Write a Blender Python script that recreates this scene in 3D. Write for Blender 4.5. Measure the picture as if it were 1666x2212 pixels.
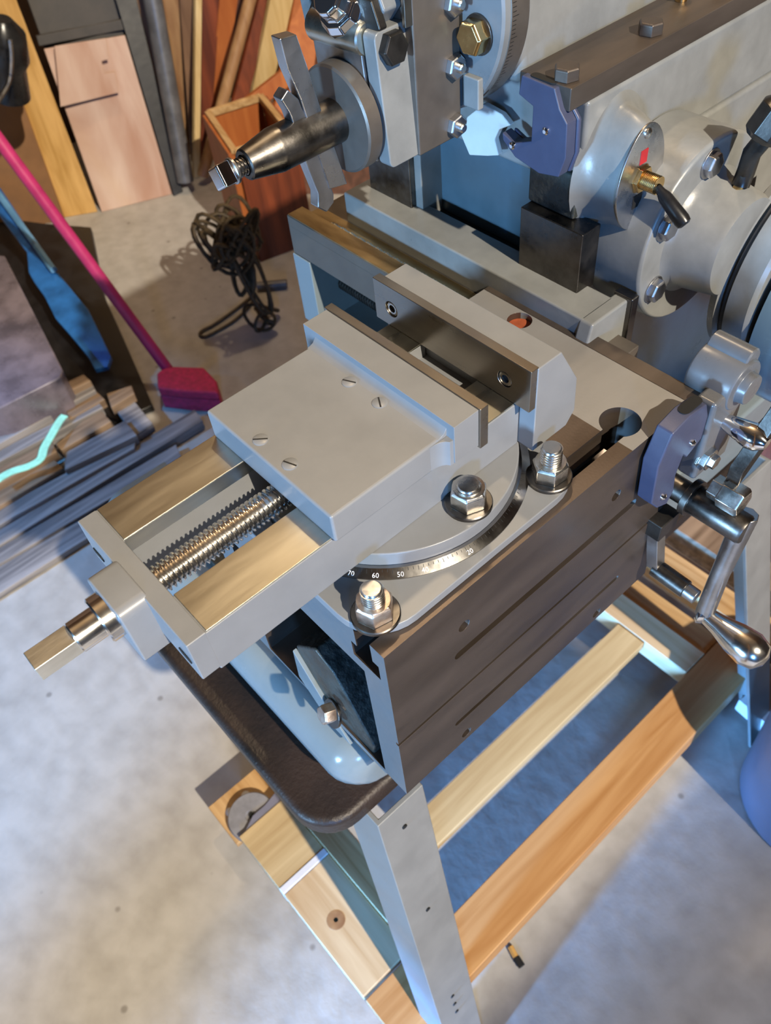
import bpy, bmesh, math, random
from mathutils import Vector, Matrix, noise
random.seed(7)
for o in list(bpy.data.objects): bpy.data.objects.remove(o, do_unlink=True)
COL = bpy.context.scene.collection
S = 0.001
ZF = 900.0                      # machine table top stands 900 mm above the floor
def W(p): return Vector((p[0]*S, p[1]*S, (p[2]+ZF)*S))

# ------------------------------------------------------------------ camera
sc = bpy.context.scene
cam = bpy.data.cameras.new('camera'); camo = bpy.data.objects.new('camera', cam); COL.objects.link(camo)
RW = [[0.664124, 0.742889, -0.083995], [0.539172, -0.553752, -0.634549], [-0.517912, 0.376132, -0.768305]]
CP = [183.88, -120.08, 380.5]
cam.sensor_fit = 'VERTICAL'; cam.sensor_height = 36.0; cam.lens = 29.3906
cam.clip_start = 0.02; cam.clip_end = 60
rt, dn, fw = [Vector(r) for r in RW]
m = Matrix((rt, -dn, -fw)).transposed().to_4x4(); m.translation = W(CP); camo.matrix_world = m
cam.dof.use_dof = True; cam.dof.focus_distance = 0.50; cam.dof.aperture_fstop = 14.0
sc.camera = camo
sc.view_settings.view_transform = 'Standard'; sc.view_settings.look = 'None'
sc.view_settings.exposure = 0.10; sc.view_settings.gamma = 1.0; sc.view_settings.use_curve_mapping = False

# ------------------------------------------------------------------ world and lights
wd = bpy.data.worlds.new('world'); sc.world = wd; wd.use_nodes = True
bg = wd.node_tree.nodes['Background']; bg.inputs[0].default_value = (0.42, 0.50, 0.66, 1); bg.inputs[1].default_value = 0.05
def lamp(name, kind, loc, energy, color, size=0.1, target=None, **kw):
    l = bpy.data.lights.new(name, kind); l.energy = energy; l.color = color
    if kind == 'AREA':
        l.shape = 'RECTANGLE'; l.size = size[0]; l.size_y = size[1]
    else: l.shadow_soft_size = size
    for k, v in kw.items(): setattr(l, k, v)
    o = bpy.data.objects.new(name, l); COL.objects.link(o); o.location = W(loc)
    if target: o.rotation_euler = (W(target) - W(loc)).to_track_quat('-Z', 'Y').to_euler()
    return o
lamp('ceiling_spotlight', 'SPOT', (4600, -250, 4000), 2600, (1.0, 0.88, 0.70), 0.05, (-700, 250, -300), spot_size=math.radians(48), spot_blend=0.25)
lamp('ceiling_fill', 'POINT', (-1300, 1300, 3500), 130, (1.0, 0.76, 0.48), 0.08)  # added fill, warms the ceiling so bare metal reflects it
lamp('cool_work_light', 'SPOT', (150, -3000, 60), 560, (0.32, 0.62, 1.0), 0.16, (-110, 0, -60), spot_size=math.radians(25), spot_blend=0.45)
lamp('cool_dolly_fill', 'SPOT', (250, -3000, -480), 2300, (0.13, 0.42, 1.0), 0.10, (-75, 330, -880), spot_size=math.radians(8.5), spot_blend=0.5)  # added narrow beam, turns the floor inside the dolly blue
lamp('cool_side_fill', 'AREA', (2000, -1400, 300), 36, (0.14, 0.42, 1.0), (0.22, 0.40), (-100, 100, -100))  # added fill, puts a little blue on the right-hand faces
lamp('cool_floor_fill', 'SPOT', (-1700, -2300, 1500), 540, (0.08, 0.42, 1.0), 0.10, (-1300, -700, -900), spot_size=math.radians(31), spot_blend=0.25)  # added; its cone edge sets where the left floor turns blue

# ------------------------------------------------------------------ materials
MATS = {}
def nt(name):
    m = bpy.data.materials.new(name); m.use_nodes = True
    n = m.node_tree.nodes; l = m.node_tree.links; b = n['Principled BSDF']; MATS[name] = m
    return m, n, l, b
def mat(name, col, rough=0.5, metal=0.0, var=0.10, scale=40.0, bump=0.0, bscale=300.0, rvar=0.08, col2=None, stretch=(1,1,1), coat=0.0, spec=None):
    m, n, l, b = nt(name)
    tc = n.new('ShaderNodeTexCoord'); mp = n.new('ShaderNodeMapping'); mp.inputs['Scale'].default_value = stretch
    l.new(tc.outputs['Object'], mp.inputs[0])
    nz = n.new('ShaderNodeTexNoise'); nz.inputs['Scale'].default_value = scale; nz.inputs['Detail'].default_value = 6; nz.inputs['Roughness'].default_value = 0.6
    l.new(mp.outputs[0], nz.inputs['Vector'])
    cr = n.new('ShaderNodeValToRGB'); e = cr.color_ramp.elements
    c2 = col2 if col2 else tuple(min(1, c*(1+var)) for c in col)
    c1 = tuple(c*(1-var) for c in col) if not col2 else col
    e[0].position = 0.36; e[0].color = (*c1, 1); e[1].position = 0.66; e[1].color = (*c2, 1)
    l.new(nz.outputs[0], cr.inputs[0]); l.new(cr.outputs[0], b.inputs['Base Color'])
    mr = n.new('ShaderNodeMapRange'); mr.inputs[1].default_value = 0.3; mr.inputs[2].default_value = 0.7
    mr.inputs[3].default_value = max(0.02, rough-rvar); mr.inputs[4].default_value = min(1, rough+rvar)
    l.new(nz.outputs[0], mr.inputs[0]); l.new(mr.outputs[0], b.inputs['Roughness'])
    b.inputs['Metallic'].default_value = metal
    if coat: b.inputs['Coat Weight'].default_value = coat; b.inputs['Coat Roughness'].default_value = 0.15
    if spec is not None: b.inputs['Specular IOR Level'].default_value = spec
    if bump:
        n2 = n.new('ShaderNodeTexNoise'); n2.inputs['Scale'].default_value = bscale; n2.inputs['Detail'].default_value = 4
        l.new(mp.outputs[0], n2.inputs['Vector'])
        bp = n.new('ShaderNodeBump'); bp.inputs['Strength'].default_value = bump; bp.inputs['Distance'].default_value = 0.001
        l.new(n2.outputs[0], bp.inputs['Height']); l.new(bp.outputs[0], b.inputs['Normal'])
    return m
def wood(name, c1, c2, axis='x', rough=0.55, grain=60.0, ring=0.0, bump=0.15):
    m, n, l, b = nt(name)
    tc = n.new('ShaderNodeTexCoord'); mp = n.new('ShaderNodeMapping')
    s = {'x': (0.06, 1, 1), 'y': (1, 0.06, 1), 'z': (1, 1, 0.06)}[axis]
    mp.inputs['Scale'].default_value = s; l.new(tc.outputs['Object'], mp.inputs[0])
    nz = n.new('ShaderNodeTexNoise'); nz.inputs['Scale'].default_value = grain; nz.inputs['Detail'].default_value = 8; nz.inputs['Distortion'].default_value = 0.6
    l.new(mp.outputs[0], nz.inputs['Vector'])
    cr = n.new('ShaderNodeValToRGB'); e = cr.color_ramp.elements
    e[0].position = 0.33; e[0].color = (*c1, 1); e[1].position = 0.68; e[1].color = (*c2, 1)
    l.new(nz.outputs[0], cr.inputs[0]); l.new(cr.outputs[0], b.inputs['Base Color'])
    b.inputs['Roughness'].default_value = rough
    bp = n.new('ShaderNodeBump'); bp.inputs['Strength'].default_value = bump; bp.inputs['Distance'].default_value = 0.001
    l.new(nz.outputs[0], bp.inputs['Height']); l.new(bp.outputs[0], b.inputs['Normal'])
    return m
mat('vise_paint', (0.222, 0.228, 0.237), 0.33, 0, 0.05, 30, 0.03, 400, 0.05)
mat('machine_paint', (0.18, 0.19, 0.195), 0.30, 0, 0.14, 25, 0.06, 250, 0.08)
mat('light_paint', (0.215, 0.22, 0.215), 0.34, 0, 0.12, 30, 0.08, 250, 0.08)
mat('gear_paint', (0.105, 0.11, 0.12), 0.30, 0, 0.10, 25, 0.06, 250)
mat('base_paint', (0.19, 0.23, 0.25), 0.22, 0, 0.03, 25, 0.10, 160, 0.07)
mat('blue_paint', (0.075, 0.12, 0.15), 0.35, 0, 0.10, 25, 0.05, 200)
mat('ground_steel', (0.34, 0.31, 0.27), 0.30, 1, 0.10, 60, 0.02, 900, 0.06, stretch=(0.15, 1, 1))
mat('way_steel', (0.60, 0.585, 0.50), 0.30, 1, 0.14, 40, 0.02, 700, 0.08, stretch=(1, 0.15, 1))
mat('milled_steel', (0.72, 0.69, 0.60), 0.45, 1, 0.12, 90, 0.05, 700, 0.08, stretch=(1, 0.2, 1))
mat('ring_steel', (0.33, 0.32, 0.31), 0.20, 1, 0.06, 80, 0.0, 100, 0.05)
mat('bright_steel', (0.74, 0.72, 0.69), 0.17, 1, 0.06, 80, 0.0, 100, 0.05)
mat('chrome', (0.82, 0.82, 0.84), 0.09, 1, 0.03, 40, 0.0, 100, 0.03)
mat('dark_steel', (0.135, 0.125, 0.115), 0.33, 1, 0.25, 60, 0.05, 600, 0.10)
mat('tool_steel', (0.42, 0.42, 0.43), 0.35, 1, 0.15, 50, 0.06, 500, 0.08)
mat('black_oxide', (0.06, 0.055, 0.05), 0.35, 0.8, 0.25, 60, 0.05, 500)
mat('brown_iron', (0.115, 0.092, 0.076), 0.42, 0.6, 0.20, 30, 0.05, 600, 0.10, stretch=(1, 0.2, 1))
mat('slide_iron', (0.15, 0.13, 0.112), 0.42, 0.55, 0.12, 30, 0.04, 600, 0.08)
mat('zinc', (0.60, 0.58, 0.54), 0.26, 1, 0.12, 90, 0.03, 800, 0.08)
mat('rusty_zinc', (0.40, 0.27, 0.19), 0.36, 0.9, 0.1, 90, 0.08, 800, 0.1, col2=(0.58, 0.52, 0.46))
mat('brass', (0.72, 0.50, 0.22), 0.22, 1, 0.12, 60, 0.02, 500)
mat('brass_rail', (0.46, 0.36, 0.20), 0.33, 1, 0.20, 60, 0.05, 500, stretch=(0.2, 1, 1))
mat('purple_plastic', (0.048, 0.056, 0.105), 0.45, 0, 0.06, 60, 0.05, 900)
mat('black_plastic', (0.012, 0.012, 0.013), 0.30, 0, 0.2, 60)
mat('black_rubber', (0.02, 0.02, 0.022), 0.65, 0, 0.2, 60)
mat('grey_rubber', (0.22, 0.22, 0.24), 0.6, 0, 0.15, 60)
mat('void_black', (0.006, 0.006, 0.006), 0.8, 0, 0.1, 20)
mat('aluminium_plate', (0.55, 0.55, 0.56), 0.30, 1, 0.06, 80, 0.01, 600)
mat('red_mark', (0.40, 0.015, 0.02), 0.5)
mat('cream_felt', (0.72, 0.70, 0.64), 0.85, 0, 0.06, 30, 0.1, 400)
mat('rust_orange', (0.34, 0.075, 0.025), 0.7, 0, 0.3, 60)
mat('tray_iron', (0.012, 0.010, 0.009), 0.45, 0.1, 0.1, 9, 0.6, 260, 0.12, col2=(0.036, 0.021, 0.015))
mat('rough_iron', (0.045, 0.050, 0.045), 0.45, 0.2, 0.5, 60, 0.9, 220, 0.15)
mat('leg_paint', (0.21, 0.21, 0.205), 0.36, 0, 0.10, 20, 0.04, 300)
mat('pink_plastic', (0.46, 0.03, 0.15), 0.40, 0, 0.15, 20)
mat('pink_fibre', (0.50, 0.025, 0.09), 0.7, 0, 0.25, 90, 0.5, 400)
mat('blue_plastic', (0.02, 0.14, 0.46), 0.35, 0, 0.25, 20)
mat('pale_blue_plastic', (0.14, 0.36, 0.66), 0.35, 0, 0.12, 20)
mat('black_sheet', (0.010, 0.010, 0.012), 0.45, 0, 0.5, 14, 0.4, 30)
mat('mint_strap', (0.33, 0.78, 0.62), 0.4, 0, 0.15, 60)
mat('cardboard', (0.23, 0.115, 0.05), 0.8, 0, 0.12, 15, 0.05, 200)
mat('guard_paint', (0.17, 0.27, 0.34), 0.30, 0, 0.08, 20, 0.03, 200)
mat('grey_pipe', (0.13, 0.135, 0.15), 0.4, 0.3, 0.25, 20)
mat('charcoal_board', (0.055, 0.05, 0.048), 0.6, 0, 0.25, 20, 0.1, 120)
mat('rope_brown', (0.055, 0.036, 0.016), 0.7, 0, 0.5, 120)
mat('ink', (0.01, 0.01, 0.01), 0.6)
mat('lilac_paint', (0.17, 0.175, 0.24), 0.4, 0, 0.06, 20)
mat('white_paint', (0.72, 0.72, 0.74), 0.45, 0, 0.06, 20)
mat('wall_board', (0.10, 0.055, 0.03), 0.7, 0, 0.3, 12, 0.2, 60)
mat('ceiling_board', (0.50, 0.40, 0.28), 0.8, 0, 0.2, 8)
mat('frosted_panel', (0.17, 0.145, 0.175), 0.3, 0, 0.35, 14, 0.3, 120)
wood('pine_x', (0.36, 0.20, 0.075), (0.60, 0.40, 0.20), 'x'); wood('pine_y', (0.42, 0.20, 0.065), (0.58, 0.33, 0.14), 'y')
wood('pale_pine_x', (0.50, 0.33, 0.17), (0.68, 0.52, 0.32), 'x'); wood('pale_pine_y', (0.44, 0.30, 0.14), (0.60, 0.45, 0.24), 'y')
wood('orange_wood', (0.30, 0.11, 0.03), (0.48, 0.21, 0.07), 'x')
wood('plywood', (0.40, 0.215, 0.14), (0.62, 0.47, 0.39), 'z', 0.45, 9, bump=0.05)
wood('yellow_pine', (0.44, 0.24, 0.06), (0.66, 0.40, 0.14), 'z', 0.5, 40)
wood('red_wood', (0.10, 0.022, 0.010), (0.24, 0.055, 0.02), 'z', 0.5, 40); wood('tan_wood', (0.26, 0.13, 0.06), (0.42, 0.25, 0.12), 'z', 0.5, 40)
wood('dark_wood', (0.05, 0.018, 0.012), (0.12, 0.045, 0.028), 'z', 0.5, 40); wood('orange_board', (0.34, 0.09, 0.022), (0.46, 0.15, 0.04), 'z', 0.5, 40)
wood('cream_wood', (0.50, 0.34, 0.14), (0.68, 0.52, 0.27), 'z', 0.5, 40); wood('brown_wood', (0.13, 0.07, 0.04), (0.24, 0.14, 0.08), 'z', 0.5, 40)
wood('grey_plank', (0.10, 0.095, 0.10), (0.34, 0.32, 0.32), 'y', 0.6, 55, bump=0.5)
wood('brown_plank', (0.12, 0.075, 0.045), (0.30, 0.21, 0.14), 'y', 0.6, 55, bump=0.4)

# concrete floor: trowelled slab, stains, pits
def concrete():
    m, n, l, b = nt('concrete')
    g = n.new('ShaderNodeNewGeometry')
    a = n.new('ShaderNodeTexNoise'); a.inputs['Scale'].default_value = 3.2; a.inputs['Detail'].default_value = 8; a.inputs['Roughness'].default_value = 0.62
    c = n.new('ShaderNodeTexNoise'); c.inputs['Scale'].default_value = 26; c.inputs['Detail'].default_value = 6
    for q in (a, c): l.new(g.outputs['Position'], q.inputs['Vector'])
    r1 = n.new('ShaderNodeValToRGB'); e = r1.color_ramp.elements
    e[0].position = 0.3; e[0].color = (0.37, 0.355, 0.335, 1); e[1].position = 0.72; e[1].color = (0.49, 0.475, 0.455, 1)
    l.new(a.outputs[0], r1.inputs[0])
    r2 = n.new('ShaderNodeValToRGB'); e = r2.color_ramp.elements
    e[0].position = 0.30; e[0].color = (0.82, 0.81, 0.80, 1); e[1].position = 0.62; e[1].color = (1, 1, 1, 1)
    l.new(c.outputs[0], r2.inputs[0])
    mx = n.new('ShaderNodeMixRGB'); mx.blend_type = 'MULTIPLY'; mx.inputs[0].default_value = 1
    l.new(r1.outputs[0], mx.inputs[1]); l.new(r2.outputs[0], mx.inputs[2])
    v = n.new('ShaderNodeTexVoronoi'); v.inputs['Scale'].default_value = 13; v.inputs['Randomness'].default_value = 1; l.new(g.outputs['Position'], v.inputs['Vector'])
    pr = n.new('ShaderNodeValToRGB'); e = pr.color_ramp.elements
    e[0].position = 0.045; e[0].color = (0.42, 0.40, 0.38, 1); e[1].position = 0.085; e[1].color = (1, 1, 1, 1); l.new(v.outputs['Distance'], pr.inputs[0])
    m2 = n.new('ShaderNodeMixRGB'); m2.blend_type = 'MULTIPLY'; m2.inputs[0].default_value = 0.7
    l.new(mx.outputs[0], m2.inputs[1]); l.new(pr.outputs[0], m2.inputs[2]); l.new(m2.outputs[0], b.inputs['Base Color'])
    b.inputs['Roughness'].default_value = 0.55
    bp = n.new('ShaderNodeBump'); bp.inputs['Strength'].default_value = 0.35; bp.inputs['Distance'].default_value = 0.004
    l.new(c.outputs[0], bp.inputs['Height']); l.new(bp.outputs[0], b.inputs['Normal'])
concrete()
# the table casting: machined brown iron, its back end painted grey on top
def table_mat():
    m, n, l, b = nt('table_iron')
    g = n.new('ShaderNodeNewGeometry'); sp = n.new('ShaderNodeSeparateXYZ'); l.new(g.outputs['Position'], sp.inputs[0])
    sn = n.new('ShaderNodeSeparateXYZ'); l.new(g.outputs['Normal'], sn.inputs[0])
    def cmp(sock, v, op='GREATER_THAN'):
        q = n.new('ShaderNodeMath'); q.operation = op; l.new(sock, q.inputs[0]); q.inputs[1].default_value = v; return q.outputs[0]
    def mul(a_, b_):
        q = n.new('ShaderNodeMath'); q.operation = 'MULTIPLY'; l.new(a_, q.inputs[0]); l.new(b_, q.inputs[1]); return q.outputs[0]
    def mx_(a_, b_):
        q = n.new('ShaderNodeMath'); q.operation = 'MAXIMUM'; l.new(a_, q.inputs[0]); l.new(b_, q.inputs[1]); return q.outputs[0]
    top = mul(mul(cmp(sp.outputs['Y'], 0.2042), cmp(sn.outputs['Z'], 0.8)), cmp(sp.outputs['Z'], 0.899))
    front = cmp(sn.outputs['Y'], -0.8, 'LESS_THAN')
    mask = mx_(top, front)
    mp = n.new('ShaderNodeMapping'); mp.inputs['Scale'].default_value = (1, 0.25, 1); l.new(g.outputs['Position'], mp.inputs[0])
    nz = n.new('ShaderNodeTexNoise'); nz.inputs['Scale'].default_value = 38; nz.inputs['Detail'].default_value = 8; l.new(mp.outputs[0], nz.inputs['Vector'])
    r1 = n.new('ShaderNodeValToRGB'); e = r1.color_ramp.elements
    e[0].position = 0.32; e[0].color = (0.092, 0.070, 0.055, 1); e[1].position = 0.7; e[1].color = (0.15, 0.118, 0.098, 1); l.new(nz.outputs[0], r1.inputs[0])
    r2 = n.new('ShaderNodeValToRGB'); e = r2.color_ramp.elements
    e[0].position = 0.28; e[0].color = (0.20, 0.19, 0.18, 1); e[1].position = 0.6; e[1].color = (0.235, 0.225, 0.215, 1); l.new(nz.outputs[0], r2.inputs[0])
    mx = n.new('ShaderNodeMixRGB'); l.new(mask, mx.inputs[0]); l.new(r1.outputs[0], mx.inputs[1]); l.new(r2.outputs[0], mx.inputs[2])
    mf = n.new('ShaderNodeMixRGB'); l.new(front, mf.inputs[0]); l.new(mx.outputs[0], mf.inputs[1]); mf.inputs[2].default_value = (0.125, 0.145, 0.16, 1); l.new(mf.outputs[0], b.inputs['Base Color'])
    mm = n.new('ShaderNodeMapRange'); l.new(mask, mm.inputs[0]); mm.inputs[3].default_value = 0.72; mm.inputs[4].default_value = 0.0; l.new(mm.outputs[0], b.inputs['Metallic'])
    rr_ = n.new('ShaderNodeMapRange'); l.new(nz.outputs[0], rr_.inputs[0]); rr_.inputs[1].default_value = 0.3; rr_.inputs[2].default_value = 0.7; rr_.inputs[3].default_value = 0.30; rr_.inputs[4].default_value = 0.46; l.new(rr_.outputs[0], b.inputs['Roughness'])
    n2 = n.new('ShaderNodeTexNoise'); n2.inputs['Scale'].default_value = 500; l.new(g.outputs['Position'], n2.inputs['Vector'])
    bp = n.new('ShaderNodeBump'); bp.inputs['Strength'].default_value = 0.05; bp.inputs['Distance'].default_value = 0.001; l.new(n2.outputs[0], bp.inputs['Height']); l.new(bp.outputs[0], b.inputs['Normal'])
table_mat()

# ------------------------------------------------------------------ mesh helpers (all in millimetres)
class MB:
    def __init__(s): s.v = []; s.f = []
    def add(s, vs, fs):
        k = len(s.v); s.v += [Vector(p) for p in vs]; s.f += [tuple(k+i for i in f) for f in fs]; return s
    def box(s, x0, x1, y0, y1, z0, z1):
        return s.add([(x0,y0,z0),(x1,y0,z0),(x1,y1,z0),(x0,y1,z0),(x0,y0,z1),(x1,y0,z1),(x1,y1,z1),(x0,y1,z1)],
                     [(3,2,1,0),(4,5,6,7),(0,1,5,4),(1,2,6,5),(2,3,7,6),(3,0,4,7)])
    def prism(s, axis, poly, a0, a1):
        n = len(poly)
        P = {'x': lambda p, a: (a, p[0], p[1]), 'y': lambda p, a: (p[0], a, p[1]), 'z': lambda p, a: (p[0], p[1], a)}[axis]
        return s.add([P(p, a0) for p in poly]+[P(p, a1) for p in poly],
                     [tuple(range(n)), tuple(range(2*n-1, n-1, -1))]+[(i, (i+1) % n, n+(i+1) % n, n+i) for i in range(n)])
    def loft(s, rings, cap=True):
        n = len(rings[0]); vs = [p for r in rings for p in r]; fs = []
        for k in range(len(rings)-1):
            for i in range(n): fs.append((k*n+i, k*n+(i+1) % n, (k+1)*n+(i+1) % n, (k+1)*n+i))
        if cap: fs += [tuple(range(n-1, -1, -1)), tuple(range((len(rings)-1)*n, len(rings)*n))]
        return s.add(vs, fs)
    def lathe(s, p, d, prof, n=32, ph=0.0):
        p = Vector(p); d = Vector(d).normalized(); u = d.orthogonal().normalized() if abs(d.z) < .9 else Vector((1,0,0)); u = (u-d*u.dot(d)).normalized(); w = d.cross(u)
        rings = [[p+d*t+(u*math.cos(ph+2*math.pi*i/n)+w*math.sin(ph+2*math.pi*i/n))*max(r, .01) for i in range(n)] for t, r in prof]
        return s.loft(rings)
    def cyl(s, p, q, r, n=28, ch=0.0):
        p = Vector(p); q = Vector(q); L = (q-p).length
        pf = [(0, r), (L, r)] if not ch else [(0, r-ch), (ch, r), (L-ch, r), (L, r-ch)]
        return s.lathe(p, q-p, pf, n)
    def hexa(s, p, d, af, h, ph=0.0):
        R = af/math.sqrt(3); return s.lathe(p, d, [(0, R), (h*.82, R), (h, R*.86)], 6, ph)
    def tube(s, path, r, n=10, rads=None):
        path = [Vector(p) for p in path]; rings = []; u = None
        for i, p in enumerate(path):
            t = (path[min(i+1, len(path)-1)]-path[max(i-1, 0)]).normalized()
            if u is None: u = t.orthogonal().normalized()
            u = (u-t*u.dot(t)).normalized(); w = t.cross(u); R = rads[i] if rads else r
            rings.append([p+(u*math.cos(2*math.pi*k/n)+w*math.sin(2*math.pi*k/n))*R for k in range(n)])
        return s.loft(rings)
    def thread(s, p, d, R, depth, pitch, L, n=24, k=6):
        p = Vector(p); d = Vector(d).normalized(); u = d.orthogonal().normalized(); w = d.cross(u); rings = []
        for j in range(int(L/pitch*k)+1):
            t = j*pitch/k; ring = []
            for i in range(n):
                ph = (t/pitch - i/n) % 1.0
                q = 0 if ph < .42 else (ph-.42)/.08 if ph < .5 else 1 if ph < .92 else (1-ph)/.08
                a = 2*math.pi*i/n; ring.append(p+d*t+(u*math.cos(a)+w*math.sin(a))*(R-depth*q))
            rings.append(ring)
        return s.loft(rings)
    def slab(s, quad, th, up=None):
        # a board: a quad (4 points) with thickness away from its face
        q = [Vector(p) for p in quad]; nrm = (q[1]-q[0]).cross(q[3]-q[0]).normalized()
        if up is not None and nrm.dot(Vector(up)) < 0: nrm = -nrm
        b = [p-nrm*th for p in q]
        return s.add(q+b, [(0,1,2,3),(7,6,5,4),(0,4,5,1),(1,5,6,2),(2,6,7,3),(3,7,4,0)])
    def plate(s, pts, th, nrm):
        # a flat outline of any shape with thickness
        n = len(pts); nv = Vector(nrm).normalized(); q = [Vector(p) for p in pts]
        return s.add(q+[p-nv*th for p in q], [tuple(range(n)), tuple(range(2*n-1, n-1, -1))]+[(i, (i+1) % n, n+(i+1) % n, n+i) for i in range(n)])
    def move(s, fn, k=0):
        for i in range(k, len(s.v)): s.v[i] = Vector(fn(s.v[i]))
        return s
def rr(x0, x1, y0, y1, r, n=8):
    out = []
    for cx, cy, a in ((x1-r, y1-r, 0), (x0+r, y1-r, 90), (x0+r, y0+r, 180), (x1-r, y0+r, 270)):
        for i in range(n+1):
            t = math.radians(a+90*i/n); out.append((cx+r*math.cos(t), cy+r*math.sin(t)))
    return out
def circ(cx, cy, r, n=32): return [(cx+r*math.cos(2*math.pi*i/n), cy+r*math.sin(2*math.pi*i/n)) for i in range(n)]
def tag(o, label=None, cat=None, group=None, kind=None):
    for k, v in (('label', label), ('category', cat), ('group', group), ('kind', kind)):
        if v: o[k] = v
    return o
def wpos(o):
    p = Vector((0,0,0))
    while o: p += o.location; o = o.parent
    return p
def thing(name, base, label, cat, group=None):
    o = bpy.data.objects.new(name, None); COL.objects.link(o); o.location = W(base); o.empty_display_size = 0.03
    return tag(o, label, cat, group)
def mesh_of(b, name):
    vs = [W(p) for p in b.v]; lo = Vector([min(v[i] for v in vs) for i in range(3)]); hi = Vector([max(v[i] for v in vs) for i in range(3)]); c = (lo+hi)/2
    me = bpy.data.meshes.new(name); me.from_pydata([v-c for v in vs], [], b.f)
    bm = bmesh.new(); bm.from_mesh(me); bmesh.ops.recalc_face_normals(bm, faces=bm.faces); bm.to_mesh(me); bm.free()
    return me, c
def build(b, name, material, parent=None, bevel=0.0, ang=35, seg=2, label=None, cat=None, group=None, kind=None, cut=None):
    me, c = mesh_of(b, name)
    o = bpy.data.objects.new(name, me); COL.objects.link(o)
    o.location = c if not parent else c-wpos(parent); o.parent = parent
    if cut:
        for cb in cut:
            cm, cc = mesh_of(cb, 'cutter'); co = bpy.data.objects.new('cutter', cm); COL.objects.link(co); co.location = cc
            md = o.modifiers.new('b', 'BOOLEAN'); md.object = co; md.operation = 'DIFFERENCE'; md.solver = 'EXACT'
            bpy.context.view_layer.update(); dg = bpy.context.evaluated_depsgraph_get()
            nm = bpy.data.meshes.new_from_object(o.evaluated_get(dg)); o.modifiers.clear(); o.data = nm; nm.name = name
            bpy.data.objects.remove(co, do_unlink=True)
        me = o.data
    me.materials.clear(); me.materials.append(MATS[material])
    if ang:
        me.polygons.foreach_set('use_smooth', [True]*len(me.polygons)); me.set_sharp_from_angle(angle=math.radians(ang))
    if bevel:
        md = o.modifiers.new('edge', 'BEVEL'); md.width = bevel*S; md.segments = seg; md.limit_method = 'ANGLE'; md.angle_limit = math.radians(ang); md.harden_normals = True
    return tag(o, label, cat, group, kind)
def dup(o, off, parent):
    c = o.copy(); COL.objects.link(c); c.parent = parent; c.location = wpos(o)+Vector(off)*S-wpos(parent) if parent else wpos(o)+Vector(off)*S
    for ch in o.children:
        d = ch.copy(); COL.objects.link(d); d.parent = c
    return c
def digits(txt, size, parent, M4, material):
    cu = bpy.data.curves.new('engraved_number', 'FONT'); cu.body = txt; cu.size = size*S; cu.align_x = 'CENTER'; cu.extrude = 0.1*S; cu.resolution_u = 2
    t = bpy.data.objects.new('engraved_number', cu); COL.objects.link(t); bpy.context.view_layer.update()
    me = bpy.data.meshes.new_from_object(t.evaluated_get(bpy.context.evaluated_depsgraph_get())); bpy.data.objects.remove(t, do_unlink=True)
    o = bpy.data.objects.new('engraved_number', me); COL.objects.link(o); me.materials.clear(); me.materials.append(MATS[material])
    o.parent = parent; M = M4.copy(); M.translation -= wpos(parent); o.matrix_local = M
    return o

# ================================================================== the room
build(MB().box(-2950, 5200, -3600, 3600, -960, -900), 'floor', 'concrete', ang=0, kind='structure')
def wallplane(off): # a wall set square to the stacked boards
    n = Vector((.957, -.29, 0)); d = Vector((.29, .957, 0)); p = n*(-2302+off)
    a = p-d*1500; b = p+d*3300; q = n*-60
    return MB().add([a+Vector((0,0,-900)), b+Vector((0,0,-900)), b+q+Vector((0,0,-900)), a+q+Vector((0,0,-900)), a+Vector((0,0,4300)), b+Vector((0,0,4300)), b+q+Vector((0,0,4300)), a+q+Vector((0,0,4300))],
                    [(3,2,1,0),(4,5,6,7),(0,1,5,4),(1,2,6,5),(2,3,7,6),(3,0,4,7)])
build(wallplane(-460), 'wall_left', 'wall_board', ang=0, kind='structure')
build(MB().box(-1650, 5200, 2600, 2660, -900, 4300), 'wall_back', 'wall_board', ang=0, kind='structure')
build(MB().box(-2950, 5200, -3600, 3600, 4300, 4360), 'ceiling', 'ceiling_board', ang=0, kind='structure')

# added timber post, out of view; keeps blue light off a strip of floor
build(MB().box(430, 550, -738, -618, -900, 4300), 'shade_blocker_1', 'tan_wood', None, 3, kind='structure')

# added slat screen, out of view; dims the warm light on the right floor
rl_ = build(MB().box(1403, 1413, 800, 810, -900, 560), 'shade_blocker_2', 'dark_steel', None, 1, kind='structure')
build(MB().box(1403, 1413, -100, -92, -900, 560), 'post', 'dark_steel', rl_, 1)
ws = MB()
for k in range(158): ws.box(1400, 1403, -100, 810, -895+k*9.2, -891.7+k*9.2)
build(ws, 'shade_slats', 'tool_steel', rl_, ang=0, kind='stuff')

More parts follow.
